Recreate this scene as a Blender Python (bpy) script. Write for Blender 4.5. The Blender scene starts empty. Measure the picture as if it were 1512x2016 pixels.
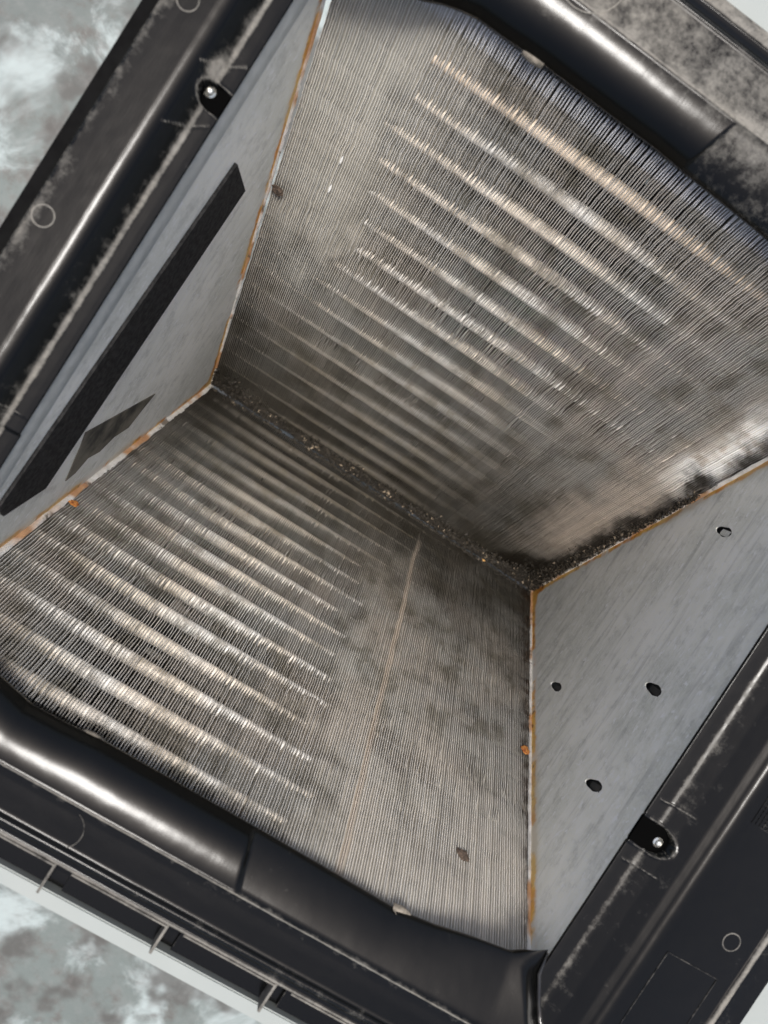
import bpy, bmesh, math, random
from mathutils import Vector, Matrix, noise as mnoise
from mathutils.geometry import tessellate_polygon
random.seed(7)
S = bpy.context.scene
C = S.collection

# ------------------------------------------------------------------ camera
R = ((0.8358992, 0.5421579, 0.0856583), (-0.5361689, 0.8399271, -0.0839371), (-0.1174539, 0.0242357, 0.9927826))
cam_d = bpy.data.cameras.new('camera'); cam = bpy.data.objects.new('camera', cam_d); C.objects.link(cam)
rot = Matrix(R).transposed().to_4x4()
cam.matrix_world = Matrix.Translation((-0.08491, 0.00628, 0.45488)) @ rot
cam_d.sensor_fit = 'HORIZONTAL'; cam_d.sensor_width = 36.0; cam_d.lens = 36.0 * 1514 / 1512
cam_d.clip_start = 0.02; cam_d.clip_end = 200
cam_d.dof.use_dof = True; cam_d.dof.focus_distance = 0.63; cam_d.dof.aperture_fstop = 9
S.camera = cam

# ------------------------------------------------------------------ light
SUN_EL, SUN_AZ = math.radians(86), math.radians(345)      # high and soft: thin bright overcast
W = bpy.data.worlds.new('World'); S.world = W; W.use_nodes = True
wn = W.node_tree.nodes; bg = wn['Background']
sky = wn.new('ShaderNodeTexSky'); sky.sky_type = 'NISHITA'; sky.sun_disc = False
sky.sun_elevation = SUN_EL; sky.sun_rotation = SUN_AZ; sky.dust_density = 6.5; sky.air_density = 1.0; sky.ozone_density = 1.0
W.node_tree.links.new(sky.outputs[0], bg.inputs[0]); bg.inputs[1].default_value = 0.058
sd = bpy.data.lights.new('sun', 'SUN'); sd.energy = 1.5; sd.angle = math.radians(15); sd.color = (1.0, 0.975, 0.94)
sun = bpy.data.objects.new('sun', sd); C.objects.link(sun)
dirv = Vector((math.sin(SUN_AZ) * math.cos(SUN_EL), math.cos(SUN_AZ) * math.cos(SUN_EL), math.sin(SUN_EL)))
sun.rotation_euler = dirv.to_track_quat('Z', 'Y').to_euler()
S.view_settings.view_transform = 'Standard'; S.view_settings.look = 'None'
S.view_settings.exposure = 1.46; S.view_settings.gamma = 1.0

# ------------------------------------------------------------------ node helper
class N:
    def __init__(s, name):
        s.m = bpy.data.materials.new(name); s.m.use_nodes = True
        s.t = s.m.node_tree; s.b = s.t.nodes['Principled BSDF']
        s.pos = None
    def L(s, a, b): s.t.links.new(a, b)
    def put(s, sock, v):
        if hasattr(v, 'is_output') or hasattr(v, 'links'): s.L(v, sock)
        else:
            if isinstance(v, (tuple, list)) and len(v) == 3 and sock.type == 'RGBA': v = (*v, 1)
            sock.default_value = v
    def P(s):
        if s.pos is None:
            g = s.t.nodes.new('ShaderNodeNewGeometry'); s.pos = g.outputs['Position']
            sp = s.t.nodes.new('ShaderNodeSeparateXYZ'); s.L(s.pos, sp.inputs[0]); s.xyz = sp.outputs
        return s.pos
    def f(s, op, a, b=None, c=None, clamp=False):
        n = s.t.nodes.new('ShaderNodeMath'); n.operation = op; n.use_clamp = clamp
        for i, v in enumerate((a, b, c)):
            if v is not None: s.put(n.inputs[i], v)
        return n.outputs[0]
    def scl(s, v, sx, sy, sz, rot=None):
        n = s.t.nodes.new('ShaderNodeMapping'); n.vector_type = 'POINT'
        s.L(v, n.inputs[0]); n.inputs['Scale'].default_value = (sx, sy, sz)
        if rot: n.inputs['Rotation'].default_value = rot
        return n.outputs[0]
    def noise(s, scale, detail=3, rough=.55, vec=None, dist=0.0, off=None):
        n = s.t.nodes.new('ShaderNodeTexNoise'); n.inputs['Scale'].default_value = scale
        n.inputs['Detail'].default_value = detail; n.inputs['Roughness'].default_value = rough
        n.inputs['Distortion'].default_value = dist
        v = vec if vec is not None else s.P()
        if off:
            a = s.t.nodes.new('ShaderNodeVectorMath'); a.operation = 'ADD'; s.L(v, a.inputs[0]); a.inputs[1].default_value = off; v = a.outputs[0]
        s.L(v, n.inputs['Vector']); return n.outputs[0]
    def ss(s, v, a, b, lo=0.0, hi=1.0):
        n = s.t.nodes.new('ShaderNodeMapRange'); n.interpolation_type = 'SMOOTHSTEP'
        s.put(n.inputs[0], v); n.inputs[1].default_value = a; n.inputs[2].default_value = b
        n.inputs[3].default_value = lo; n.inputs[4].default_value = hi
        return n.outputs[0]
    def mix(s, fac, a, b):
        n = s.t.nodes.new('ShaderNodeMix'); n.data_type = 'RGBA'
        s.put(n.inputs['Factor'], fac); s.put(n.inputs[6], a); s.put(n.inputs[7], b)
        return n.outputs[2]
    def attr(s, name):
        n = s.t.nodes.new('ShaderNodeAttribute'); n.attribute_name = name; return n.outputs['Fac']
    def rand(s):
        n = s.t.nodes.new('ShaderNodeObjectInfo'); return n.outputs['Random']
    def bump(s, h, strength, dist=0.001):
        n = s.t.nodes.new('ShaderNodeBump'); n.inputs['Strength'].default_value = strength; n.inputs['Distance'].default_value = dist
        s.L(h, n.inputs['Height']); s.L(n.outputs[0], s.b.inputs['Normal'])
    def out(s, col=None, rough=None, metal=None, spec=None):
        for k, v in (('Base Color', col), ('Roughness', rough), ('Metallic', metal), ('Specular IOR Level', spec)):
            if v is not None: s.put(s.b.inputs[k], v)
        return s.m
def blob(n, x, y, r, wob=0.5, nscale=60.0, off=(0, 0, 0)):
    """soft irregular patch round world x / z (or y) centre: 1 inside"""
    pass

H = 0.44443; BT = 0.26059; BB = 0.20838; A = 0.225
OL, OR = -0.0036, -0.0129

# ------------------------------------------------------------------ materials
def mat_fin(edge):
    n = N('dusty_fin_edge' if edge else 'weathered_aluminium_fin'); P = n.P(); x, y, z = n.xyz
    big = n.noise(14, 3, .6); str_ = n.noise(1, 4, .65, n.scl(P, 700, 8, 8)); fine = n.noise(260, 3, .7)
    base = n.mix(n.ss(big, .38, .62), (.46, .455, .43), (.50, .46, .41))
    base = n.mix(n.f('MULTIPLY', n.ss(fine, .35, .75), .45), base, (.62, .61, .585))
    base = n.mix(n.f('MULTIPLY', n.ss(str_, .5, .75), .5), base, (.22, .21, .185))
    base = n.mix(n.f('MULTIPLY', n.ss(n.noise(34, 6, .72, off=(2, 4, 8)), .47, .64), .68), base, (.17, .155, .115))
    base = n.mix(n.f('MULTIPLY', n.ss(n.noise(420, 2, .6, off=(1, 4, 1)), .66, .72), .8), base, (.80, .74, .68))
    # grime in the bottom of the V plus painted shade, darkest at the fold
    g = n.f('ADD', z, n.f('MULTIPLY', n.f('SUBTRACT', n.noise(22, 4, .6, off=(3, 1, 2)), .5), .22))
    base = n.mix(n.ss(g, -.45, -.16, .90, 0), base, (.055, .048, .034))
    up = n.ss(y, .0, .01)
    dn = n.f('SUBTRACT', 1.0, up)
    # brown mud by the right end plate on the far slab
    nx = n.f('ADD', x, n.f('MULTIPLY', n.f('SUBTRACT', n.noise(30, 5, .65, n.scl(P, 1, 1.0, 1.0)), .5), .085))
    beige = n.f('MULTIPLY', n.ss(nx, .135, .180), n.f('MULTIPLY', n.ss(z, -.41, -.33), n.ss(z, -.16, -.05, 1, 0)))
    base = n.mix(n.f('MULTIPLY', n.f('MULTIPLY', beige, up), .6), base, (.74, .64, .54))
    wx = n.f('MULTIPLY', n.ss(nx, .165, .195), n.f('MULTIPLY', n.ss(z, -.225, -.165), n.ss(z, -.10, -.06, 1, 0)))
    base = n.mix(n.f('MULTIPLY', n.f('MULTIPLY', wx, up), n.ss(n.noise(55, 3, .6), .30, .5)), base, (.97, .96, .93))
    # slope of grime edge: wider towards the fold
    xb = n.f('SUBTRACT', .2090, n.ss(z, -.44, -.33, .045, 0))
    blk = n.f('MULTIPLY', n.ss(n.f('SUBTRACT', nx, xb), -.018, .004), n.ss(z, -.12, -.05, 1, .0))
    base = n.mix(n.f('MULTIPLY', n.f('MULTIPLY', blk, up), .93), base, (.030, .024, .016))
    # chalky clean area: upper left of far slab and foot of near slab
    ch = n.f('MULTIPLY', up, n.f('MULTIPLY', n.ss(nx, -.17, -.09, 1, 0), n.ss(z, -.33, -.08)))
    base = n.mix(n.f('MULTIPLY', ch, .8), base, (.76, .74, .68))
    ch2 = n.f('MULTIPLY', dn, n.f('MULTIPLY', n.ss(x, -.05, .16), n.ss(z, -.22, -.02)))
    base = n.mix(n.f('MULTIPLY', ch2, .75), base, (.80, .77, .71))
    stain = n.f('MAXIMUM', n.f('MULTIPLY', up, n.f('MAXIMUM', wx, n.f('MULTIPLY', beige, .7))), n.f('MAXIMUM', n.f('MULTIPLY', ch, .6), n.f('MULTIPLY', ch2, .6)))
    sil = n.f('MULTIPLY', up, n.ss(z, -.0125, -.0095)); base = n.mix(n.f('MULTIPLY', sil, .8), base, (.86, .87, .90))
    # brown specks along the near slab's right edge
    rs = n.f('MULTIPLY', dn, n.f('MULTIPLY', n.ss(x, .203, .216), n.ss(n.noise(70, 4, .7, off=(5, 5, 5)), .45, .58)))
    base = n.mix(n.f('MULTIPLY', rs, .85), base, (.075, .045, .025))
    # the pale streak on the near slab
    lx = n.f('ABSOLUTE', n.f('SUBTRACT', n.f('ADD', x, n.f('MULTIPLY', n.f('SUBTRACT', n.noise(25, 2, .5), .5), .008)), .0675))
    st = n.f('MULTIPLY', dn, n.f('MULTIPLY', n.ss(lx, .0012, .0034, 1, 0), n.ss(z, -.42, -.38)))
    base = n.mix(n.f('MULTIPLY', st, .6), base, (.70, .60, .50))
    r = n.f('ADD', .84, n.f('MULTIPLY', n.rand(), .3))
    hsv = n.t.nodes.new('ShaderNodeHueSaturation'); n.L(base, hsv.inputs['Color']); n.L(r, hsv.inputs['Value'])
    if edge == 2:
        dk = n.mix(1.0, hsv.outputs[0], n.mix(n.f('MULTIPLY', up, wx), (.56, .545, .51), (.9, .9, .9))); dk.node.blend_type = 'MULTIPLY'
        n.out(dk, .85, 0, .2); return n.m
    if not edge:
        dk = n.mix(1.0, hsv.outputs[0], n.mix(stain, (.78, .76, .71), (1, 1, 1))); dk.node.blend_type = 'MULTIPLY'
        n.out(dk, .5, .1, .4); return n.m
    n.out(hsv.outputs[0], .55, .0, .4); return n.m
def mat_tube():
    n = N('dusty_tube_collar'); P = n.P(); x, y, z = n.xyz
    a = n.noise(1, 4, .6, n.scl(P, 60, 300, 300)); b = n.noise(18, 2, .5)
    c = n.mix(n.ss(b, .4, .6), (.95, .94, .91), (.95, .86, .74))
    c = n.mix(n.f('MULTIPLY', n.ss(a, .45, .8), .6), c, (.45, .39, .32))
    g = n.ss(n.f('ADD', z, n.f('MULTIPLY', b, .1)), -.38, -.03, .93, 0)  # dirt together with painted shade, deepening down toward the fold
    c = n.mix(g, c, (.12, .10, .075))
    dm = n.noise(38, 5, .7, off=(6, 2, 4))
    c = n.mix(n.f('MULTIPLY', n.ss(dm, .46, .64), .72), c, (.20, .17, .12))
    c = n.mix(n.f('MULTIPLY', n.f('MULTIPLY', n.ss(y, .20, .21), n.ss(z, -.052, -.046)), .8), c, (.86, .70, .53))
    n.out(c, .55, .05, .4); return n.m
def mat_frame():
    n = N('dark_galvanised'); a = n.noise(60, 3)
    n.out(n.mix(a, (.03, .03, .03), (.06, .06, .06)), .6, .3); return n.m
def mat_plate(side):
    n = N('galvanised_end_plate'); P = n.P(); x, y, z = n.xyz
    sp = n.noise(420, 2, .7); md = n.noise(10, 3, .55, off=(side, 0, 0))
    c = n.mix(n.ss(md, .3, .7), (.70, .715, .64), (.94, .94, .86))
    c = n.mix(n.f('MULTIPLY', n.ss(sp, .42, .66), .5), c, (.88, .90, .88))
    c = n.mix(n.f('MULTIPLY', n.ss(n.noise(60, 5, .75, off=(2, 2, side)), .48, .68), .38), c, (.38, .39, .355))
    # run marks slanting across the sheet
    st = n.noise(1, 5, .7, n.scl(P, 1, 34, 150, (.45 * side, 0, 0)))
    c = n.mix(n.f('MULTIPLY', n.ss(st, .46, .64), .6 if side > 0 else .2), c, (.95, .95, .90))
    st2 = n.noise(1, 4, .6, n.scl(P, 1, 14, 120, (.45 * side, 0, 0)), off=(0, 3, 4))
    c = n.mix(n.f('MULTIPLY', n.ss(st2, .48, .70), .42 if side > 0 else .18), c, (.36, .37, .345))
    # white oxide flecks
    wf = n.noise(1, 3, .6, n.scl(P, 1, 130, 260, (.45 * side, 0, 0)), off=(1, 7, 2))
    c = n.mix(n.ss(wf, .61, .66), c, (.93, .94, .92))
    bl = n.noise(48, 5, .75, off=(5, 5, side)); c = n.mix(n.f('MULTIPLY', n.ss(bl, .52, .68), .55), c, (.93, .94, .90))
    # distance to the seam with the slabs
    def edge(b, sgn):
        h = math.hypot(b, H)
        w = n.f('MULTIPLY', n.f('ADD', 1.0, n.f('DIVIDE', z, H)), b)
        return n.f('MULTIPLY', n.f('SUBTRACT', w, n.f('MULTIPLY', y, sgn)), H / h)
    e = n.f('MINIMUM', edge(BT, 1.0), edge(BB, -1.0))
    wob = n.f('MULTIPLY', n.f('SUBTRACT', n.noise(70, 4, .7, off=(9, 2, 0)), .5), .010)
    ew = n.f('SUBTRACT', n.f('ADD', e, wob), n.ss(z, -.43, -.395, .007, 0))
    fade = n.noise(11, 2, .5, off=(2, 8, side))
    oxide = n.f('MULTIPLY', n.ss(ew, .0070, .0110, 1, 0), n.ss(fade, .34, .46))
    c = n.mix(n.f('MULTIPLY', oxide, .9), c, (.80, .78, .72))
    rust = n.f('MULTIPLY', n.ss(ew, .0048, .0085, 1, 0), n.ss(n.f('ADD', n.noise(20, 4, .65, off=(4, 4, side * 3)), n.f('ADD', n.ss(z, -.42, -.34, .25, 0), n.ss(z, -.22, -.05, 0, .12 if side < 0 else 0))), .42, .54))
    rc = n.mix(n.ss(n.noise(26, 4, .7, off=(3, 9, 1)), .40, .62), (.90, .55, .13), (.70, .27, .025))
    rc = n.mix(n.ss(n.noise(150, 3, .6), .5, .75), rc, (.20, .07, .02))
    c = n.mix(rust, c, rc)
    yel = n.f('MULTIPLY', n.ss(ew, .004, .016, 1, 0), n.ss(n.noise(9, 2, .5, off=(7, 1, side)), .45, .6))
    c = n.mix(n.f('MULTIPLY', yel, .45), c, (.62, .50, .28))
    n.bump(sp, .12, .0006)
    n.out(c, n.ss(sp, .2, .8, .42, .6), .15, .5); return n.m
def mat_trim():
    n = N('rusty_seam_flange'); P = n.P()
    a = n.noise(13, 3, .6, off=(4, 4, 3)); b = n.noise(120, 3, .65)
    c = n.mix(n.ss(b, .35, .7), (.62, .60, .55), (.80, .78, .74))
    rc = n.mix(n.noise(90, 3, .6), (.30, .09, .018), (.66, .36, .12))
    c = n.mix(n.f('MULTIPLY', n.ss(a, .50, .60), .85), c, rc)
    c = n.mix(n.f('MULTIPLY', n.ss(n.noise(45, 4, .6, off=(1, 1, 9)), .58, .66), .85), c, (.12, .09, .06))
    n.bump(b, .3, .0008); n.out(c, .65, .15); return n.m
def mat_pan(name='black_moulded_plastic', extra=0.0):
    n = N(name); P = n.P(); x, y, z = n.xyz
    d = n.attr('dust')
    a = n.noise(75, 6, .78); f_ = n.noise(420, 3, .7); bg_ = n.noise(9, 2, .5)
    m = n.ss(n.f('ADD', n.f('ADD', n.f('MULTIPLY', a, 1.3), n.f('MULTIPLY', bg_, .3)), n.f('MULTIPLY', d, .95)), 1.08, 1.75)
    m = n.f('MULTIPLY', m, n.ss(f_, .2, .65, .65, 1.1), clamp=True)
    sm = n.ss(d, .03, .12)
    c0 = n.mix(n.f('MULTIPLY', a, sm), (.0014, .0016, .0016), (.0050, .0050, .0048))
    dc = n.mix(n.noise(25, 2, .5, off=(1, 2, 3)), (.235, .22, .19), (.21, .205, .19))
    c = n.mix(n.f('MULTIPLY', m, .82, clamp=True), c0, dc)
    # fine hair-like rub marks across the roll
    hair = n.noise(1, 3, .7, n.scl(P, 900, 90, 90, (0, 0, .9)))
    rgh = n.f('ADD', n.f('ADD', .17, n.f('MULTIPLY', m, .5)), n.f('MULTIPLY', hair, .07), clamp=True)
    n.bump(n.f('ADD', n.f('MULTIPLY', f_, .6), n.f('MULTIPLY', hair, .8)), .06, .0006)
    hole = n.ss(d, -.8, -.1)
    c = n.mix(hole, (.002, .002, .002), c)
    n.out(c, rgh, 0.0, n.f('MULTIPLY', hole, n.f('SUBTRACT', .25, n.f('MULTIPLY', m, .23, clamp=True)))); return n.m
def simple(name, col, rough=.6, metal=0.0, col2=None, sc=80, bump=0.0, spec=.5):
    n = N(name)
    a = n.noise(sc, 4, .6)
    n.out(n.mix(n.ss(a, .35, .65), col, col2 or tuple(v * 1.4 for v in col)), rough, metal, spec)
    if bump: n.bump(a, bump, .001)
    return n.m
def mat_ground():
    n = N('mottled_painted_floor'); P = n.P()
    a = n.noise(9.0, 5, .6, dist=.5); b = n.noise(3.2, 2, .5, off=(4, 1, 0)); f_ = n.noise(60, 4, .6); c2 = n.noise(26, 5, .65, off=(8, 8, 1))
    c = n.mix(n.ss(b, .35, .65), (.100, .120, .115), (.078, .091, .088))
    c = n.mix(n.ss(c2, .46, .68), c, (.075, .072, .066))
    c = n.mix(n.ss(a, .50, .64), c, (.27, .315, .315))
    c = n.mix(n.f('MULTIPLY', n.ss(n.noise(11, 3, .6, off=(2, 5, 0)), .50, .64), .85), c, (.045, .043, .039))
    c = n.mix(n.f('MULTIPLY', n.ss(f_, .4, .8), .25), c, (.19, .19, .185))
    n.bump(f_, .2, .003)
    n.out(c, .6, 0); return n.m
def mat_sheet():
    n = N('pale_painted_sheet'); a = n.noise(40, 3); b = n.noise(5, 2)
    c = n.mix(a, (.235, .258, .248), (.265, .287, .277)); c = n.mix(n.ss(b, .5, .8, 0, .2), c, (.24, .25, .23))
    n.out(c, .45, 0); return n.m
def mat_litter():
    n = N('dry_leaf_litter'); v = n.attr('tone')
    n.out(n.mix(v, (.011, .0085, .005), (.34, .27, .19)), .75, 0, .4)
    return n.m
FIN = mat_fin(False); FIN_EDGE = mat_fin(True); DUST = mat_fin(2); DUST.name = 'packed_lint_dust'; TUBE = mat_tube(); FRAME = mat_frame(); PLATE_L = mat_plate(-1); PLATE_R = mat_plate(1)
TRIM = mat_trim(); PAN = mat_pan(); GROUND = mat_ground(); SHEET = mat_sheet(); LITTER = mat_litter()
GASKET = simple('black_rubber', (.002, .002, .002), .9, 0, (.004, .004, .004), spec=.1)
BACK = simple('black_scuffed_panel', (.010, .010, .011), .55, 0, (.030, .029, .029), 170, .3)
GRIME = simple('grimy_liner', (.020, .020, .017), .8, 0, (.17, .155, .12), 26, .3)
STEEL = simple('bright_screw_steel', (.75, .74, .66), .22, .85, (.9, .88, .8), 60)
FLAKE = simple('white_flake', (.78, .77, .72), .7, 0, (.9, .89, .85), 300)
THREADM = simple('grey_lint', (.45, .45, .45), .9, 0, (.6, .6, .6), 300)
AMBER = simple('amber_crumb', (.55, .25, .06), .6, 0, (.75, .45, .15), 300)
MUD = simple('dried_mud', (.05, .035, .025), .9, 0, (.10, .07, .05), 400, .5)
RUSTM = simple('rust_scab', (.22, .06, .012), .85, 0, (.5, .22, .05), 350, .6)
TAN = simple('pale_worn_plastic', (.13, .115, .09), .7, 0, (.24, .21, .17), 300, .2)
INNER = simple('dark_pocket_plastic', (.005, .005, .006), .5, 0, (.012, .011, .011), 200)

# ------------------------------------------------------------------ object helpers
def sst(x, a, b):
    t = min(1, max(0, (x - a) / (b - a))); return t * t * (3 - 2 * t)
def mesh(name, verts, faces, mat, parent=None, smooth=False, attr=None):
    me = bpy.data.meshes.new(name); me.from_pydata([tuple(v) for v in verts], [], faces)
    me.materials.append(mat)
    if smooth: me.polygons.foreach_set('use_smooth', [True] * len(me.polygons))
    if attr:
        at = me.attributes.new(attr[0], 'FLOAT', 'POINT'); at.data.foreach_set('value', attr[1])
    me.update()
    o = bpy.data.objects.new(name, me); C.objects.link(o); o.parent = parent
    return o
def thing(name, label, cat, loc=(0, 0, 0), group=None):
    o = bpy.data.objects.new(name, None); o.empty_display_size = .05; C.objects.link(o); o.location = loc
    o['label'] = label; o['category'] = cat
    if group: o['group'] = group
    return o
def tag(o, label, cat, group=None):
    o['label'] = label; o['category'] = cat
    if group: o['group'] = group
    return o
def box_vf(x0, x1, y0, y1, z0, z1):
    v = [(x, y, z) for x in (x0, x1) for y in (y0, y1) for z in (z0, z1)]
    f = [(0, 1, 3, 2), (4, 6, 7, 5), (0, 4, 5, 1), (2, 3, 7, 6), (0, 2, 6, 4), (1, 5, 7, 3)]
    return v, f
def plate_poly(outer, holes, fx, thick, name, mat, parent):
    """sheet drawn in (y, z), leaning: x = fx(z); thickness outward"""
    loops = [outer] + holes
    flat = [p for l in loops for p in l]
    tris = tessellate_polygon([[Vector((p[0], p[1], 0)) for p in l] for l in loops])
    n = len(flat)
    V = [(fx(p[1]), p[0], p[1]) for p in flat] + [(fx(p[1]) + thick, p[0], p[1]) for p in flat]
    F = [tuple(t) for t in tris] + [tuple(i + n for i in reversed(t)) for t in tris]
    k = 0
    for l in loops:
        m = len(l)
        for i in range(m):
            a, b = k + i, k + (i + 1) % m
            F.append((a, b, b + n, a + n))
        k += m
    o = mesh(name, V, F, mat, parent)
    bm = bmesh.new(); bm.from_mesh(o.data); bmesh.ops.recalc_face_normals(bm, faces=bm.faces); bm.to_mesh(o.data); bm.free()
    return o

# ================================================================== THE COIL
coil = thing('evaporator_coil', 'dirty aluminium finned cooling coil folded in a deep V between two galvanised end plates', 'cooling coil', (0, 0, -H))
coilinv = Matrix.Translation((0, 0, H))
PITCH = 0.0287; NFIN = {1: 244, -1: 224}; DEPTH = 0.060

def fin_mesh(L, phase, seed, u_first):
    rnd = random.Random(seed)
    # samples along the fin
    us = []
    u = 0.0
    while u < L: us.append(u); u += 0.0036
    us.append(L)
    ws = [0, .0013, .0026, .0039, .0052, .0065, .0078, .0105, .0150, .026, .040, DEPTH]
    V = []; F = []
    ph = rnd.uniform(0, 20)
    dents = [(rnd.uniform(0, L), rnd.uniform(.003, .008), rnd.choice((-1, 1)) * rnd.uniform(.0003, .0008)) for _ in range(4)]
    def xo(u, w):
        v = .00042 * math.sin(2 * math.pi * w / .0052 + .6) if w < .016 else {0.026: .0011, 0.040: -.0011}.get(w, .0011)
        t = ((u - u_first) / PITCH) % 1.0                       # jogs in the fin edge beside each tube row
        for c0 in (.30, .70):
            d_ = (t - c0) / .035
            v += .00030 * math.exp(-d_ * d_) * (1 if c0 < .5 else -1)
        for du_, dw_, da_ in dents: v += da_ * math.exp(-((u - du_) / dw_) ** 2) * max(0, 1 - w / .006)
        v += .00015 * math.sin(u * 23 + ph) + .00012 * mnoise.noise((u * 60, ph, w * 40))
        v += .00016 * mnoise.noise((u * 260, ph * 3, w * 60))
        return v
    nw = len(ws)
    for u in us:
        for w in ws: V.append((xo(u, w), u, -w))
    for i in range(len(us) - 1):
        for j in range(nw - 1):
            a = i * nw + j; F.append((a, a + 1, a + nw + 1, a + nw))
    # the rolled front edge, a real strip with width
    k = len(V); t = .00019
    for u in us:
        x = xo(u, 0); V.append((x - t, u, .00004)); V.append((x + t, u, .00004))
    for i in range(len(us) - 1):
        a = k + 2 * i; F.append((a, a + 1, a + 3, a + 2))
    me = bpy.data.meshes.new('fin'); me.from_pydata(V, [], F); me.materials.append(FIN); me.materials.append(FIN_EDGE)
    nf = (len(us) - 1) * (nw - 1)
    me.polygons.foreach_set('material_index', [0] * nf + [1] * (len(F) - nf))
    return me

def make_slab(s, b, label, u_first, lean):
    L = math.hypot(b, H); sx = 1 if s > 0 else -1
    X = Vector((sx, 0, 0)); U = Vector((0, s * b, H)) / L; Wv = X.cross(U)
    M = Matrix(((X.x, U.x, Wv.x, 0), (X.y, U.y, Wv.y, 0), (X.z, U.z, Wv.z, -H), (0, 0, 0, 1)))
    # slab body: thin casing channels closing the fin pack at its foot and its head, behind the face
    V, F = box_vf(-.224, .224, -.004, -.001, -DEPTH - .001, -.004)
    slab = mesh('coil_slab', V, F, FRAME, coil)
    V, F = box_vf(-.224, .224, L + .001, L + .002, -DEPTH - .001, -.004)
    mesh('casing_channel', V, F, FRAME, slab)
    slab.matrix_parent_inverse = Matrix.Identity(4)
    slab.matrix_local = coilinv @ M
    slab['label'] = label
    variants = [fin_mesh(L - .0005, 0, 11 * k + int(s), u_first) for k in range(7)]
    nfin = NFIN[s]; step = .4475 / (nfin - 1)
    rnd = random.Random(3 + s)
    for i in range(nfin):
        me = variants[rnd.randrange(7)]
        o = bpy.data.objects.new('fin', me); C.objects.link(o); o.parent = slab
        o.location = (-.22375 + i * step + rnd.uniform(-.00005, .00005), 0, rnd.uniform(-.0002, .0001))
        o.rotation_euler = (0, lean + rnd.uniform(-.005, .005) + .030 * mnoise.noise((i * .11, s * 7, 2)) + .006 * mnoise.noise((i * .45, s * 9, 5)), rnd.uniform(-.0006, .0006))
    # tubes
    seg = 14
    def tube_mesh(r):
        V = []; F = []
        for xx in (-.2235, .2235):
            for k in range(seg):
                a = 2 * math.pi * k / seg; V.append((xx, r * math.cos(a), r * math.sin(a)))
        for k in range(seg): F.append((k, (k + 1) % seg, seg + (k + 1) % seg, seg + k))
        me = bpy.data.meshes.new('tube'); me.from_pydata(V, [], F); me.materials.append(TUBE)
        me.polygons.foreach_set('use_smooth', [True] * len(F)); return me
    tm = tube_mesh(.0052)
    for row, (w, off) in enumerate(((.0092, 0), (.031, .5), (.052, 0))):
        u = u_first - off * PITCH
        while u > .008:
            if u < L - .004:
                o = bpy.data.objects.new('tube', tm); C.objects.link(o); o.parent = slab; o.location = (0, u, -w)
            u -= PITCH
    return slab, M, L
slab_t, MT, LT = make_slab(1, BT, 'far slab with brown and white mud stains in its right corner', .4765, -.18)
slab_b, MB, LB = make_slab(-1, BB, 'near slab with one pale streak and a small mud triangle', .4720, -.10)

def dust_mat(M, L, fn, seed, label):
    # lint and dust bridging the fin gaps, a few tenths of a millimetre behind the fin edges
    nu, nx_ = int(L / .003), 150; V = []; F = []; keep = []
    for i in range(nu + 1):
        for j in range(nx_ + 1):
            u = L * i / nu; X = -.2235 + .447 * j / nx_; z = -H + u * H / L
            m = fn(X, z) + .42 * mnoise.noise((X * 20, u * 26, seed)) + .24 * mnoise.noise((X * 50, u * 55, seed + 3)) + .20 * mnoise.noise((X * 90, u * 30, seed))
            keep.append(m); d = .0022 + .0062 * (1 - sst(m, .30, .95)) + .0003 * mnoise.noise((X * 400, u * 200, seed))
            s_ = 1 if M[0][0] > 0 else -1
            V.append((X * s_, u, -d))
    for i in range(nu):
        for j in range(nx_):
            a = i * (nx_ + 1) + j
            if keep[a] > .30: F.append((a, a + 1, a + nx_ + 2, a + nx_ + 1))
    return V, F
for slab_, M_, L_, fn, sd_ in (
    (slab_t, MT, LT, lambda X, z: max((1 - sst(X, -.175, -.105)) * (.45 + .55 * sst(z, -.36, -.15)), sst(X, .135, .20) * .85 * (1 - sst(z, -.13, -.06)) * sst(z, -.43, -.36)), 2.5),
    (slab_b, MB, LB, lambda X, z: sst(X, -.04, .06) * (.35 + .65 * sst(z, -.42, -.25)), 6.5)):
    V, F = dust_mat(M_, L_, fn, sd_, '')
    o = mesh('dust_layer', V, F, DUST, slab_, smooth=True); o['kind'] = 'stuff'
# end plates -----------------------------------------------------------------
fxl = lambda z: -A + OL * (z + H) / H
fxr = lambda z: A + OR * (z + H) / H
def oval(cy, cz, ry, rz, tilt, n=14, seed=0):
    rnd = random.Random(seed); P = []
    for k in range(n):
        a = 2 * math.pi * k / n
        u, v = ry * math.cos(a), rz * math.sin(a) * (1.0 if math.cos(a) > 0 else .8)
        P.append((cy + u * math.cos(tilt) - v * math.sin(tilt), cz + u * math.sin(tilt) + v * math.cos(tilt)))
    return P
tri = [(0, -H - .002), (BT - .0008, -.002), (BT - .002, .0015), (-BB + .002, .0015), (-BB + .0008, -.002)]
slot1 = [(.1313, -.0640), (.1313, -.1150), (-.1187, -.0903), (-.1368, -.0430), (-.1290, -.0270)]
slot2 = [(-.0311, -.2272), (-.0741, -.1064), (-.0856, -.1147), (-.1158, -.1307), (-.1090, -.1420), (-.0960, -.1500), (-.0900, -.1700), (-.0760, -.1850), (-.0660, -.2100), (-.0480, -.2180)]
def to_coil(o):
    o.location = Vector(o.location) + Vector((0, 0, H)); return o
pl = to_coil(plate_poly(tri, [], fxl, -.0011, 'end_plate', PLATE_L, coil)); pl['label'] = 'left end plate carrying a long black foam strip'
TABS = [(.1230, -.1180), (-.0602, -.2260), (-.0092, -.0750), (-.0913, -.0705)]
TIL = [1.70, 1.48, 1.56, 1.36]
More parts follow.
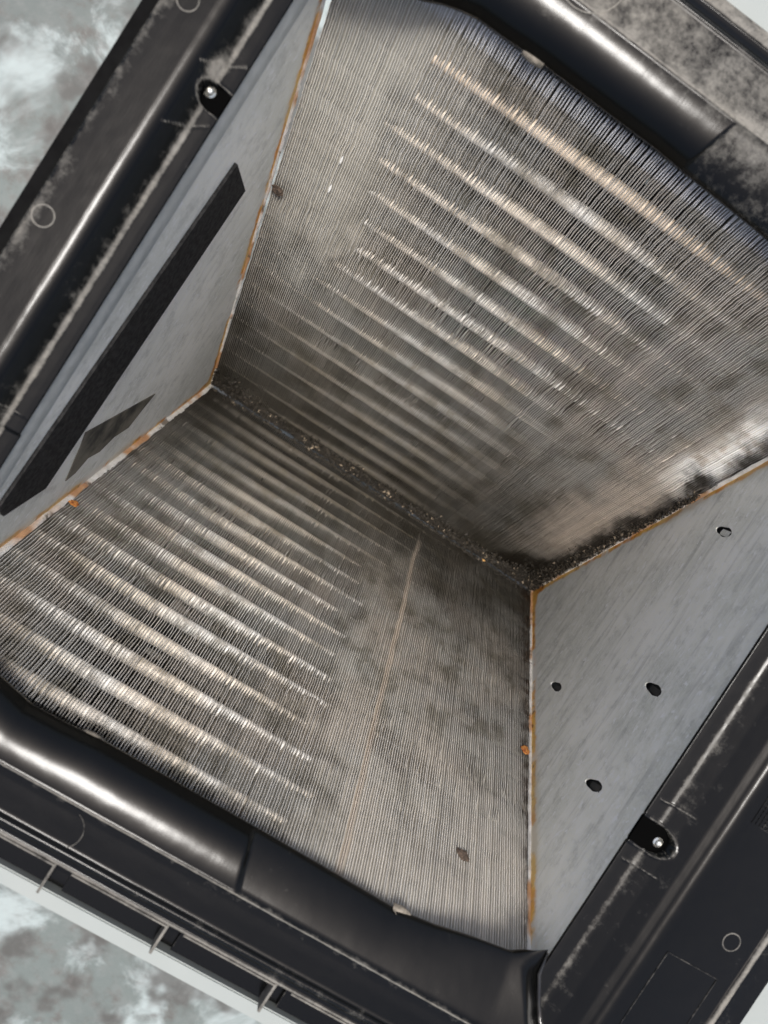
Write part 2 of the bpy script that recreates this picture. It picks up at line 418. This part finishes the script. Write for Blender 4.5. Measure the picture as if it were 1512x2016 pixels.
holes = [oval(y, z, .0138, .0046, t) for i, ((y, z), t) in enumerate(zip(TABS, TIL))]
pr = to_coil(plate_poly(tri, holes, fxr, .0011, 'end_plate', PLATE_R, coil)); pr['label'] = 'right end plate with streaks and four lanced tabs'
# black foam strip and a dirty pad stuck on the left plate
FOAM = simple('black_foam_strip', (.010, .010, .010), .8, 0, (.032, .031, .030), 240, .5, .2)
plate_poly(slot1, [], lambda z: fxl(z) + .0002, .0022, 'foam_strip', FOAM, pl)
pad = plate_poly(slot2, [], lambda z: fxl(z) + .0002, .0006, 'grimy_pad', GRIME, pl)
v = [(fxl(z) + .0004, y, z) for y, z in ((.1306, -.0625), (.1320, -.0635), (-.1300, -.0255), (-.1292, -.0240))]
v = [(fxr(z) + .004, y, z) for y, z in ((.15, -.05), (-.12, -.05), (-.10, -.26), (.15, -.18))]
mesh('backing_panel', v, [(0, 1, 2, 3)], BACK, pr)
for i, ((y, z), t) in enumerate(zip(TABS, TIL)):            # curled tongues pushed out of each lanced hole
    V = []; F = []; nu, nv = 7, 5
    for a in range(nu):
        for b in range(nv):
            p = -.0075 + .0205 * a / (nu - 1); q = (b / (nv - 1) - .5) * .0052
            hgt = -.0016 + .0040 * (a / (nu - 1)) ** 1.5 - .22 * (q / .0052) ** 2 * .006
            yy = y + p * math.cos(t) - (q + .0006) * math.sin(t); zz = z + p * math.sin(t) + (q + .0006) * math.cos(t)
            V.append((fxr(z) + .0010 - .9 * hgt, yy, zz))
    for a in range(nu - 1):
        for b in range(nv - 1):
            k = a * nv + b; F.append((k, k + 1, k + nv + 1, k + nv))
    mesh('lanced_tab', V, F, FRAME if i != 0 else PLATE_R, pr, smooth=True)
# seam flanges -------------------------------------------------------------------
def flange(M, L, fx, side, s, w0, par):
    """folded edge of the end plate lying on the slab face, ragged along its free edge"""
    V = []; F = []; n = 150
    Mi = M
    for i in range(n + 1):
        u = L * i / n
        z = -H + u * H / L
        xw = fx(z)
        ww = w0 * (1 + .35 * mnoise.noise((u * 60, side * 5, s * 3)) + .25 * mnoise.noise((u * 300, side, s)))
        th = .0009 + .0006 * mnoise.noise((u * 120, 4 + side, s))
        lx = xw * s                                         # slab local x
        d = -side * s
        pts = [(lx, u, .0002), (lx, u, th + .0004), (lx + d * ww * .7, u, th + .0002), (lx + d * ww, u, .0001)]
        for p in pts: V.append(Mi @ Vector(p))
    for i in range(n):
        for j in range(3):
            a = i * 4 + j; F.append((a, a + 1, a + 5, a + 4))
    o = mesh('seam_flange', V, F, TRIM, par, smooth=False)
    return o
for M_, L_, s_ in ((MT, LT, 1), (MB, LB, -1)):
    flange(M_, L_, fxl, -1, s_, .0019 if s_ > 0 else .0040, pl); flange(M_, L_, fxr, 1, s_, .0030 if s_ > 0 else .0022, pr)
# rolled fold where the left plate turns out under the pan
V = []; F = []
for i in range(41):
    y = -.205 + .460 * i / 40
    for (dx, z) in ((.0004, -.0160), (.0010, -.0120), (.0009, -.004), (-.0002, .0030)): V.append((fxl(z) + dx, y, z))
for i in range(40):
    for j in range(3): a = i * 4 + j; F.append((a, a + 1, a + 5, a + 4))
mesh('plate_fold', V, F, simple('pale_galvanised', (.46, .49, .48), .5, .3, (.54, .57, .56), 120), pl, smooth=True)

# ================================================================== DRAIN PAN
pan = thing('drain_pan', 'dusty black moulded plastic drain pan framing the finned coil', 'drain pan', (0, 0, 0))
BOT = [(-.23524, .0262, .5), (-.23556, .0268, .9), (-.2379, .0240, .3), (-.24239, .0236, .15), (-.24998, .0236, .05), (-.25946, .0236, .05), (-.2610, .0240, .2), (-.2619, .0260, .2), (-.2632, .0267, .3), (-.26546, .0258, .25), (-.26698, .0246, .2), (-.2683, .0243, .2), (-.27001, .0243, .3), (-.2705, .0250, .9), (-.2717, .0247, .6), (-.2726, .0100, .1), (-.2836, .0095, .05), (-.29207, .0095, .05), (-.2926, .0090, .05), (-.2928, -.03, .1)]
TOP = [(.28638, .0262, .5), (.2868, .0270, .95), (.28836, .0262, .7), (.29453, .0260, .62), (.30396, .0260, .60), (.31433, .0260, .60), (.3176, .0262, .5), (.3190, .0271, .3), (.3210, .0262, .3), (.32593, .0210, .1), (.32886, .0204, .05), (.3321, .0204, .2), (.33261, .0215, .9), (.33732, .0212, .8), (.34005, .0205, .8), (.3412, .0150, .3), (.3414, -.02, .1)]
LEFT = [(-.23154, .0075, .1), (-.23546, .0090, .15), (-.23692, .0096, .7), (-.23848, .0102, .75), (-.23934, .0122, .4), (-.24226, .0160, .22), (-.24561, .0200, .16), (-.24692, .0214, .04), (-.24818, .0222, .0), (-.24949, .0229, .0), (-.25095, .02345, .0), (-.25262, .0239, .0), (-.2545, .0241, .0), (-.2602, .0241, .0), (-.2665, .0241, .05), (-.2697, .0241, .22), (-.2778, .0240, .48), (-.27954, .0232, .4), (-.2800, .0120, .1), (-.2802, -.03, .1)]
RIGHT = [(.21334, .0058, .1), (.21921, .0060, .25), (.22069, .0061, .45), (.22260, .0066, .5), (.22441, .0076, .3), (.23219, .0128, .20), (.24146, .0198, .16), (.24560, .0219, .06), (.24690, .0228, .0), (.24820, .0235, .0), (.24969, .0239, .0), (.25128, .02405, .0), (.25328, .0241, .0), (.2555, .0241, .0), (.26067, .0241, .05), (.27487, .0241, .07), (.29855, .0241, .1), (.3088, .0241, .18), (.3100, .0252, .7), (.31118, .0256, .9), (.3130, .0250, .7), (.3145, .0225, .2), (.3230, .0222, .2), (.33049, .0222, .2), (.3312, .0180, .2), (.3314, -.03, .1)]
BOT_IN = [(-.26, -.1830), (-.23302, -.18741), (-.21822, -.18988), (-.18861, -.1958), (-.1669, -.20261), (-.14411, -.20764), (-.11954, -.20715), (-.09891, -.20547), (-.00201, -.20547), (.10812, -.20655), (.13585, -.20281), (.16289, -.19728), (.18578, -.19383), (.18756, -.19333), (.20631, -.1806), (.24, -.157)]
TOP_IN = [(-.26, .2270), (-.22809, .23396), (-.19848, .23988), (-.17026, .24758), (-.1598, .25251), (-.14973, .25567), (-.13927, .25784), (-.12299, .25813), (-.09773, .25912), (-.0175, .25882), (.06835, .25567), (.12717, .25172), (.16664, .24679), (.21006, .24185), (.24, .236)]
def lin(tab, x):
    if x <= tab[0][0]: return tab[0][1]
    for (a, b), (c, d) in zip(tab, tab[1:]):
        if x <= c: return b + (d - b) * (x - a) / (c - a)
    return tab[-1][1]
# mitre seams: outward from the opening; x as a function of y (and the reverse)
SE_BR = [(-.325, .345), (-.22133, .22607), (-.20575, .21527), (-.19602, .20865), (-.1810, .2062), (-.1700, .2062)]
SE_BL = [(-.325, -.31), (-.1880, -.2281), (-.17, -.2281)]
SE_TR = [(.23, .2098), (.2420, .2098), (.36, .345)]
SE_TL = [(.22, -.2281), (.2340, -.2281), (.36, -.31)]
inv = lambda t: sorted((b + .0000001 * i, a) for i, (a, b) in enumerate(t))

def pocket_depth(y, x, y0, y1, xin, xout, sgn):
    """U-shaped screw pocket cut in a side rail; returns 0..1"""
    dx = (x - xin) * sgn; w = (y1 - y0) / 2; c = (y0 + y1) / 2; ln = (xout - xin) * sgn
    r = w
    if dx < ln - r: d = abs(y - c) - w
    else: d = math.hypot(y - c, dx - (ln - r)) - r
    return 1 - sst(d, -.0005, .0005)
def ridge(d, w): return max(0.0, 1 - abs(d) / w)
def mods(side, x, y, z, du):
    if side == 'R':
        k = pocket_depth(y, x, -.0945, -.0770, .2095, .2335, 1)
        z = min(z, max(z - .013 * k, .0058))
        rim = pocket_depth(y, x, -.0962, -.0753, .2095, .2352, 1) - k
        if rim > .3: z += .0008 * rim; du = max(du, .5 * rim * (1 if x > .214 else .3))
        if k > .25: return z, -1.0
        # raised square pad outline around the pocket
        for yy in (-.0620, -.1065):
            if .214 < x < .234:
                q = ridge(y - yy - (x - .22) * .12, .0008)
                z += .0007 * q; du = max(du, .7 * q)
    if side == 'L':
        k = pocket_depth(y, x, .1290, .1430, -.2285, -.2425, -1)
        z = min(z, max(z - .011 * k, .0065))
        rim = pocket_depth(y, x, .1275, .1445, -.2285, -.2441, -1) - k
        if rim > .3: z += .0007 * rim; du = max(du, .7 * rim)
        if k > .25: return z, -1.0
        if -.247 < x < -.229:
            for yy in (.1180, .1560):
                q = ridge(y - yy - (x + .235) * .9, .0008); z += .0007 * q; du = max(du, .9 * q)
            sm_ = math.exp(-((y - .150) / .010) ** 2 - ((x + .240) / .004) ** 2); du = max(du, 1.1 * sm_ * (1 - k))
        for yy, dd in ((-.0790, .0025), (-.0690, .0008)):
            if x > -.246: z -= dd * (1 - sst(y, yy - .0006, yy + .0006)) * (1 if yy < -.07 else .4)
        q = ridge(y + .0680, .0006) if x > -.243 else 0; du = max(du, .7 * q)
    return z, du
def rail(side, rows, name):
    V = []; F = []; D = []
    hor = side in 'BT'
    NS = 330 if hor else 680
    # number of roll rows before the tabulated ones
    NR = 26 if hor else 0
    cols = []
    tabs = []
    # densify tabulated rows
    base = rows[:]
    dense = []
    for (a, b) in zip(base, base[1:]):
        m = max(1, int(math.ceil(abs(b[0] - a[0]) / .0009)))
        if abs(b[1] - a[1]) > .02: m = 6
        for k in range(m):
            t = k / m; dense.append((a[0] + (b[0] - a[0]) * t, a[1] + (b[1] - a[1]) * t, a[2] + (b[2] - a[2]) * t))
    dense.append(base[-1])
    nrow = 0
    for r in range(-1, NR + len(dense) + (0 if hor else 0)):
        row = []
        for i in range(NS + 1):
            s = i / NS
            if hor:
                inn = BOT_IN if side == 'B' else TOP_IN
                sl, sr = (SE_BL, SE_BR) if side == 'B' else (SE_TL, SE_TR)
                def at(y): return lin(sl, y), lin(sr, y)
                if r < NR:
                    rr = max(r, 0) / NR; th = rr * math.pi / 2
                    # iterate x because the inner edge depends on it
                    xa, xb = at(inn[6][1]); x = xa + (xb - xa) * s
                    for _ in range(5):
                        yi = lin(inn, x); y = yi + (dense[0][0] - yi) * (1 - math.cos(th)); xa, xb = at(y); x = xa + (xb - xa) * s
                    st_ = sst(x + (y - (-.22 if side == 'B' else .27)) * (.3 if side == 'B' else -.3), .0085, .0105)
                    zf = math.sin(th)
                    zb = zf - st_ * (.30 * math.sin(th) * (1 - .75 * rr)) 
                    z = .006 + .0202 * zb - st_ * .0022 * math.sin(math.pi * min(1, rr * 1.02))
                    z -= .0030 * math.sin(th) * math.cos(th) * sst(x, .12, .20) 
                    du = (.06 if side == 'B' else .03 + .38 * rr ** 3 + .22 * st_) + (.08 * st_ if side == 'B' else .10 * st_)
                    if r == -1: z -= .004; y += .0015 if side == 'T' else -.0015
                else:
                    y, z, du = dense[r - NR]; xa, xb = at(y); x = xa + (xb - xa) * s
                    q = 0
                    if side == 'B':
                        if .0 < z and y > -.2605: du = max(du, .35 * sst(x, -.05, 0) * (1 - sst(x, .004, .012)) * sst(y, -.256, -.236))
                    if side == 'T':
                        du += .25 * math.exp(-((x - .02) / .012) ** 2 - ((y - .288) / .006) ** 2)
            else:
                sb, st = (inv(SE_BL), inv(SE_TL)) if side == 'L' else (inv(SE_BR), inv(SE_TR))
                rr = max(r, 0); x, z, du = dense[rr]
                if side == 'L':
                    ya = lin(sorted((b, a) for a, b in SE_BL[:2]), x); yb = lin(sorted((b, a) for a, b in SE_TL[1:]), x)
                else:
                    ya = lin(sorted((b, a) for a, b in SE_BR[:5]), x); yb = lin(SE_TRi, x)
                y = ya + (yb - ya) * s
                if r == -1: z -= .004; x += -.0012 if side == 'L' else .0012
                z, du = mods(side, x, y, z, du)
            if side == 'B':                                   # the near rail runs down into the right rail at the mitre
                kk = 1 - sst(lin(SE_BR, y) - x, .0, .016)
                if kk > 0 and z > 0: z += (lin(RIGHT_Z, x) + .0004 - z) * kk
            mn = mnoise.noise((x * 35, y * 35, 1.3))
            z += .00018 * mn + .00005 * mnoise.noise((x * 140, y * 140, 7))
            V.append((x, y, z)); D.append(du)
        nrow += 1
    for r in range(nrow - 1):
        for i in range(NS):
            a = r * (NS + 1) + i
            q = (a, a + 1, a + NS + 2, a + NS + 1)
            F.append(q)
    o = mesh(name, V, F, PAN, pan, smooth=True, attr=('dust', D))
    bm = bmesh.new(); bm.from_mesh(o.data); bmesh.ops.recalc_face_normals(bm, faces=bm.faces); bm.to_mesh(o.data); bm.free()
    return o
RIGHT_Z = sorted((a, b) for a, b, c in RIGHT)
SE_TRi = [(.2098, .2420), (.345, .36)]
LEFT = [(-.22809, .0060, .2)] + LEFT; RIGHT = [(.21006, .0056, .2)] + RIGHT
rb = rail('B', BOT, 'pan_rail'); rb['label'] = 'near rail with a rolled lip and slotted outer ledge'
rt = rail('T', TOP, 'pan_rail'); rt['label'] = 'far rail coated in grey dust'
rl = rail('L', LEFT, 'pan_rail'); rl['label'] = 'left rail with a screw pocket and round mould marks'
rr_ = rail('R', RIGHT, 'pan_rail'); rr_['label'] = 'right rail with a U-shaped screw pocket'

EDGE = mat_pan('dusty_moulding_edge')
def strip(pts, w, h, name, closed=False, d=.5, mat=None):
    # thin raised line with a flat top that follows pts = (x, y, z)
    V = []; F = []; P = [Vector(p) for p in pts]; n = len(P)
    for i, p in enumerate(P):
        q0 = P[(i - 1) % n] if closed or i else P[0]; q1 = P[(i + 1) % n] if closed or i < n - 1 else P[-1]
        t = (q1 - q0); t.z = 0; t.normalize(); a = Vector((-t.y, t.x, 0))
        for (k, zz) in ((-1, -.0015), (-.6, h), (.6, h), (1, -.0015)): V.append(p + a * w * k / 2 + Vector((0, 0, zz)))
    for i in range(n if closed else n - 1):
        b = (i + 1) % n
        for j in range(3): F.append((i * 4 + j, b * 4 + j, b * 4 + j + 1, i * 4 + j + 1))
    return mesh(name, V, F, mat or EDGE, pan, smooth=False, attr=('dust', [d] * len(V)))
def ring(cx, cy, z, r, d, w=.0011, a0=0, a1=360, h=.0004):
    full = a1 - a0 >= 360; n = 48
    P = [(cx + r * math.cos(math.radians(a0 + (a1 - a0) * i / n)), cy + r * math.sin(math.radians(a0 + (a1 - a0) * i / n)), z) for i in range(n if full else n + 1)]
    return strip(P, w, h, 'mould_ring', full, d)
ring(-.26693, .1659, .0241, .0058, .80); ring(-.2710, .03015, .0241, .0058, .85); ring(.2925, -.1120, .0241, .0057, .62)
ring(-.0973, .3023, .0261, .0200, .9, .0012); ring(-.0902, -.2520, .0236, .0120, .62, .0008, -75, 70)
strip([(.2608, -.240, .0241), (.2608, -.1374, .0241), (.2985, -.1364, .0241)], .0011, .0004, 'mould_outline', d=.42)
strip([(.2985, -.1364, .0241), (.2985, -.240, .0241)], .0009, .0004, 'mould_outline', d=.35)
for i in range(7): strip([(.2594 + i * .0027, -.0425, .0241), (.2594 + i * .0027, -.006, .0241)], .0007, .0004, 'grid_bar', d=.30)
for i in range(14): strip([(.2590, -.0425 + i * .0027, .0241), (.2760, -.0425 + i * .0027, .0241)], .0007, .00043, 'grid_bar', d=.30)
for k in range(-3, 6):                                    # slotted outer ledge of the near rail
    x0 = -.0823 + k * .0733
    v_, f_ = box_vf(x0 - .0009, x0 + .0007, -.2920, -.2722, .008, .0238)
    mesh('divider', v_, f_, EDGE, pan, attr=('dust', [.75] * 8))
    v_, f_ = box_vf(x0 + .0112, x0 + .0733 - .0008, -.2918, -.2735, .008, .0125)
    o_ = mesh('ledge_block', v_, f_, PAN, pan, attr=('dust', [.02] * 8))
    strip([(x0 + .0108, -.2731, .0236), (x0 + .0733, -.2731, .0238)], .0015, .0006, 'ledge_rim', d=.8)
    strip([(x0 + .0112, -.2735, .0125), (x0 + .0112, -.2918, .0125)], .0006, .0003, 'ledge_rim', d=.35)
# rubber edging outside the left rail
V, F = box_vf(-.2885, -.2803, -.33, .37, -.004, .0195)
mesh('edge_gasket', V, F, GASKET, pan)
# vertical seam bead in the near right corner
def bead(points, r, name, mat, parent, seg=8):
    V = []; F = []; P = [Vector(p) for p in points]
    for i, p in enumerate(P):
        t = (P[min(i + 1, len(P) - 1)] - P[max(i - 1, 0)]).normalized()
        a = t.cross(Vector((0, 0, 1)))
        if a.length < .01: a = t.cross(Vector((1, 0, 0)))
        a.normalize(); b = a.cross(t)
        rr = r * (1 if 0 < i < len(P) - 1 else .5)
        for k in range(seg):
            q = 2 * math.pi * k / seg; V.append(p + a * rr * math.cos(q) + b * rr * math.sin(q))
    n = len(P)
    for i in range(n - 1):
        for k in range(seg): F.append((i * seg + k, i * seg + (k + 1) % seg, (i + 1) * seg + (k + 1) % seg, (i + 1) * seg + k))
    F.append(tuple(range(seg))); F.append(tuple((n - 1) * seg + k for k in reversed(range(seg))))
    return mesh(name, V, F, mat, parent, smooth=True)
GLOSS = simple('glossy_black_edge', (.015, .015, .017), .12, 0, (.02, .02, .02), 100)
def rail_z(x): return lin(sorted((a, b) for a, b, c in RIGHT), x)
pp = [(.2064, -.1825), (.2090, -.1965), (.2120, -.2010), (.2155, -.2062), (.2205, -.2135), (.2262, -.2216), (.2325, -.2280), (.2400, -.2350)]
bead([(x, y, rail_z(x) + .0016 + .001 * math.sin(i)) for i, (x, y) in enumerate(pp)], .0014, 'corner_bead', GLOSS, pan)
# screws in the two pockets
def screw(x, y, z, r, label=None):
    V = []; F = []; seg = 20
    for k, (rr, zz) in enumerate(((r * .0, .62), (r * .45, .56), (r * .8, .34), (r, 0), (r, -.6), (r * 1.5, -.62), (r * 1.5, -.8))):
        if k == 0: V.append((x, y, z + zz * r)); continue
        for i in range(seg):
            a = 2 * math.pi * i / seg; V.append((x + rr * math.cos(a), y + rr * math.sin(a), z + zz * r))
    for i in range(seg): F.append((0, 1 + i, 1 + (i + 1) % seg))
    for k in range(5):
        for i in range(seg):
            a = 1 + k * seg + i; b = 1 + k * seg + (i + 1) % seg; F.append((a, a + seg, b + seg, b))
    o = mesh('screw', V, F, STEEL, pan, smooth=True)
    return o
screw(.2280, -.0868, .0075, .0022); screw(-.2392, .1385, .0082, .0022)
# worn pale moulding tabs on the inner edge
def notch(cx, cy, w, sgn):
    V = []; F = []; n = 14
    for i in range(n + 1):
        t = i / n; x = cx + (t - .5) * w; bow = math.sin(math.pi * t)
        for (dy, dz) in ((.0022, .0022), (.0026, .0062), (.0004, .0072), (-.0012 * bow, .0080), (-.0020 * bow, .0095)):
            V.append((x, cy - sgn * -1 * dy * (.5 + .5 * bow) * 1.0, dz))
    for i in range(n):
        for j in range(4): a = i * 5 + j; F.append((a, a + 1, a + 6, a + 5))
    return mesh('lip_tab', V, F, TAN, pan, smooth=True)
notch(-.1030, -.2080, .015, 1); notch(.1120, -.2066, .013, 1); notch(-.1010, .2595, .014, -1)

# ================================================================== SURROUND
def sheet(name, x0, x1, y0, y1, z0, z1, label):
    V, F = box_vf(x0, x1, y0, y1, z0, z1)
    o = mesh(name, V, F, SHEET, None)
    bm = bmesh.new(); bm.from_mesh(o.data); bmesh.ops.bevel(bm, geom=bm.edges[:], offset=.0008, segments=2, affect='EDGES'); bm.to_mesh(o.data); bm.free()
    return tag(o, label, 'metal strip', 'pale metal strips round the pan')
sheet('metal_strip', -.42, .45, -.3035, -.2935, .004, .0155, 'narrow pale painted metal strip along the slotted near rail of the black pan')
sheet('metal_strip', -.30, .45, .3425, .420, .004, .0150, 'wide pale painted metal strip beyond the dusty far rail of the pan')
sheet('metal_strip', .3325, .45, -.2930, .3415, .000, .0130, 'pale painted metal strip outside the right rail of the pan')
V = [(-30, -30, -.56), (30, -30, -.56), (30, 30, -.56), (-30, 30, -.56)]
gr = mesh('ground', V, [(0, 1, 2, 3)], GROUND); gr['kind'] = 'structure'

# ================================================================== DEBRIS
def chips(name, spots, tones):
    V = []; F = []; T = []
    for (p, size), tone in zip(spots, tones):
        n = random.randint(3, 6); k = len(V)
        q = Matrix.Rotation(random.uniform(0, 6.28), 3, 'Z') @ Matrix.Rotation(random.uniform(-1.2, 1.2), 3, 'X') @ Matrix.Rotation(random.uniform(-1.2, 1.2), 3, 'Y')
        asp = random.uniform(.25, .9)
        for i in range(n):
            a = 6.283 * i / n + random.uniform(-.3, .3); r = size * random.uniform(.6, 1.1)
            V.append(Vector(p) + q @ Vector((r * math.cos(a), r * asp * math.sin(a), random.uniform(-.2, .2) * size)))
        V.append(Vector(p) + q @ Vector((0, 0, size * .35))); T += [tone] * (n + 1)
        for i in range(n): F.append((k + i, k + (i + 1) % n, k + n))
    return mesh(name, V, F, LITTER, None, attr=('tone', T))
spots = []; tones = []
for i in range(17000):
    x = random.uniform(-.224, .224)
    dens = .5 + .5 * mnoise.noise((x * 28, 3, 1)) * 2
    if random.random() > .45 + dens * .6: continue
    wid = .0150 + .022 * sst(x, .13, .22) + .014 * (1 - sst(x, -.215, -.15)) + .007 * mnoise.noise((x * 40, 0, 0)) + .004 * mnoise.noise((x * 130, 0, 0))
    v = abs(random.gauss(0, 1)) * max(.004, wid) * .5
    upside = random.random() < .86
    if upside: p = (x, .0012 + v * .55, -H + v * 1.0 + random.uniform(.0015, .0075))
    else: p = (x, -.0015 - v * .12, -H + .0012 + v * .35)
    if mnoise.noise((x * 45, 9, 4)) > .18 and random.random() < .8: continue
    spots.append((p, random.uniform(.0005, .0026) if random.random() < .93 else random.uniform(.0025, .0042)))
    tones.append(random.uniform(0, .03) if random.random() < .972 else random.uniform(.2, .9))
for c_ in range(34):         # clumps
    cx = random.choice((random.uniform(-.222, .222), random.uniform(-.222, -.13), random.uniform(.15, .222))); rad = random.uniform(.003, .009)
    for i in range(int(rad * 9000)):
        a = random.uniform(0, 6.28); q = rad * math.sqrt(random.random()); v = .004 + abs(q * math.sin(a)) + rad * .5
        spots.append(((max(-.223, min(.223, cx + 1.6 * q * math.cos(a))), .0012 + v * .5, -H + v + random.uniform(.001, .006)), random.uniform(.0008, .0034)))
        tones.append(random.uniform(0, .03) if random.random() < .95 else random.uniform(.15, .7))
for i in range(2600):        # crust by the right plate on the far slab
    u = random.uniform(0, .30); sp = .016 * (1 - u / .34) + .003
    d = abs(random.gauss(0, 1)) * sp * .55; z = -H + u * H / LT
    p = MT @ Vector((fxr(z) - .0015 - d, u, random.uniform(.0002, .0030)))
    spots.append((p, random.uniform(.0004, .0020))); tones.append(random.uniform(0, .10) if random.random() < .93 else random.uniform(.25, .7))
lit = chips('leaf_litter', spots, tones)
lit['kind'] = 'stuff'; tag(lit, 'dark rotted leaf litter packed along the fold of the coil', 'leaf litter')
def lump(name, p, size, mat, seed, flat=(1, 1, 1), M=None, lumps=1, sub=2):
    bm = bmesh.new(); rnd = random.Random(seed)
    bmesh.ops.create_icosphere(bm, subdivisions=sub, radius=1.0)
    for v in bm.verts:
        k = 1 + .45 * mnoise.noise(v.co * 1.7 + Vector((seed, 0, 0))) + .3 * mnoise.noise(v.co * 4 + Vector((0, seed, 0)))
        v.co = Vector((v.co.x * flat[0], v.co.y * flat[1], v.co.z * flat[2])) * k * size
    me = bpy.data.meshes.new(name); bm.to_mesh(me); bm.free(); me.materials.append(mat)
    o = bpy.data.objects.new(name, me); C.objects.link(o)
    if M is None: o.location = p
    else: o.matrix_world = M @ Matrix.Translation(p)
    return o
tag(lump('paint_flake', (.0900, .0045, -H + .0085), .0028, FLAKE, 3, (1.0, .55, .3)), 'bright white flake lying in the dark fold of the coil', 'flake')
o = lump('amber_crumb', (.1530, .0010, -H + .0040), .0024, AMBER, 5, (1, .8, .8)); tag(o, 'orange crumb in the leaf litter near the right plate', 'crumb')
pts = [(.040 + .0042 * math.sin(i * .9) + i * .0016, .006 + .0008 * math.cos(i * 1.7) - i * .00035, -H + .010 + .0006 * math.sin(i * 2.1) - i * .0003) for i in range(9)]
tag(bead(pts, .00045, 'lint_thread', THREADM, None, 5), 'curled grey lint thread hanging over the fold of the coil', 'thread')
o = lump('mud_clump', (-.2190, .3150, .0015), .0050, MUD, 8, (1.0, .8, .35), MT, sub=3); tag(o, 'brown mud clump stuck beside the rusty upper left seam', 'mud clump')
o = lump('mud_spot', (-.1555, .4248, .0004), .0052, MUD, 21, (1.0, .85, .10), MB, sub=3); tag(o, 'small brown mud spot low on the near finned slab', 'mud spot')
o = lump('rust_scab', (-.2110, .2810, .0012), .0042, RUSTM, 13, (.9, 1.1, .35), MB, sub=3); tag(o, 'wet brown rust scab beside the right seam of the near slab', 'rust scab')
o = lump('rust_crumb', (.2195, .3150, .0010), .0036, RUSTM, 17, (1.1, .8, .3), MB, sub=3); tag(o, 'rust crumbs at the left seam of the near slab', 'rust crumb')
# open gap where two fins are parted on the far slab
for k, (u0, u1) in enumerate(((.372, .380), (.343, .352))):
    V = []; F = []
    for i in range(7):
        u = u0 + (u1 - u0) * i / 6; w = .0007 * math.sin(math.pi * i / 6) + .0001
        V += [MT @ Vector((-.1815 - w, u, .0012)), MT @ Vector((-.1815 + w, u, .0007))]
    for i in range(6): F.append((2 * i, 2 * i + 1, 2 * i + 3, 2 * i + 2))
    o = mesh('bent_fin_edge', V, F, FLAKE, coil); o.location = (0, 0, H)
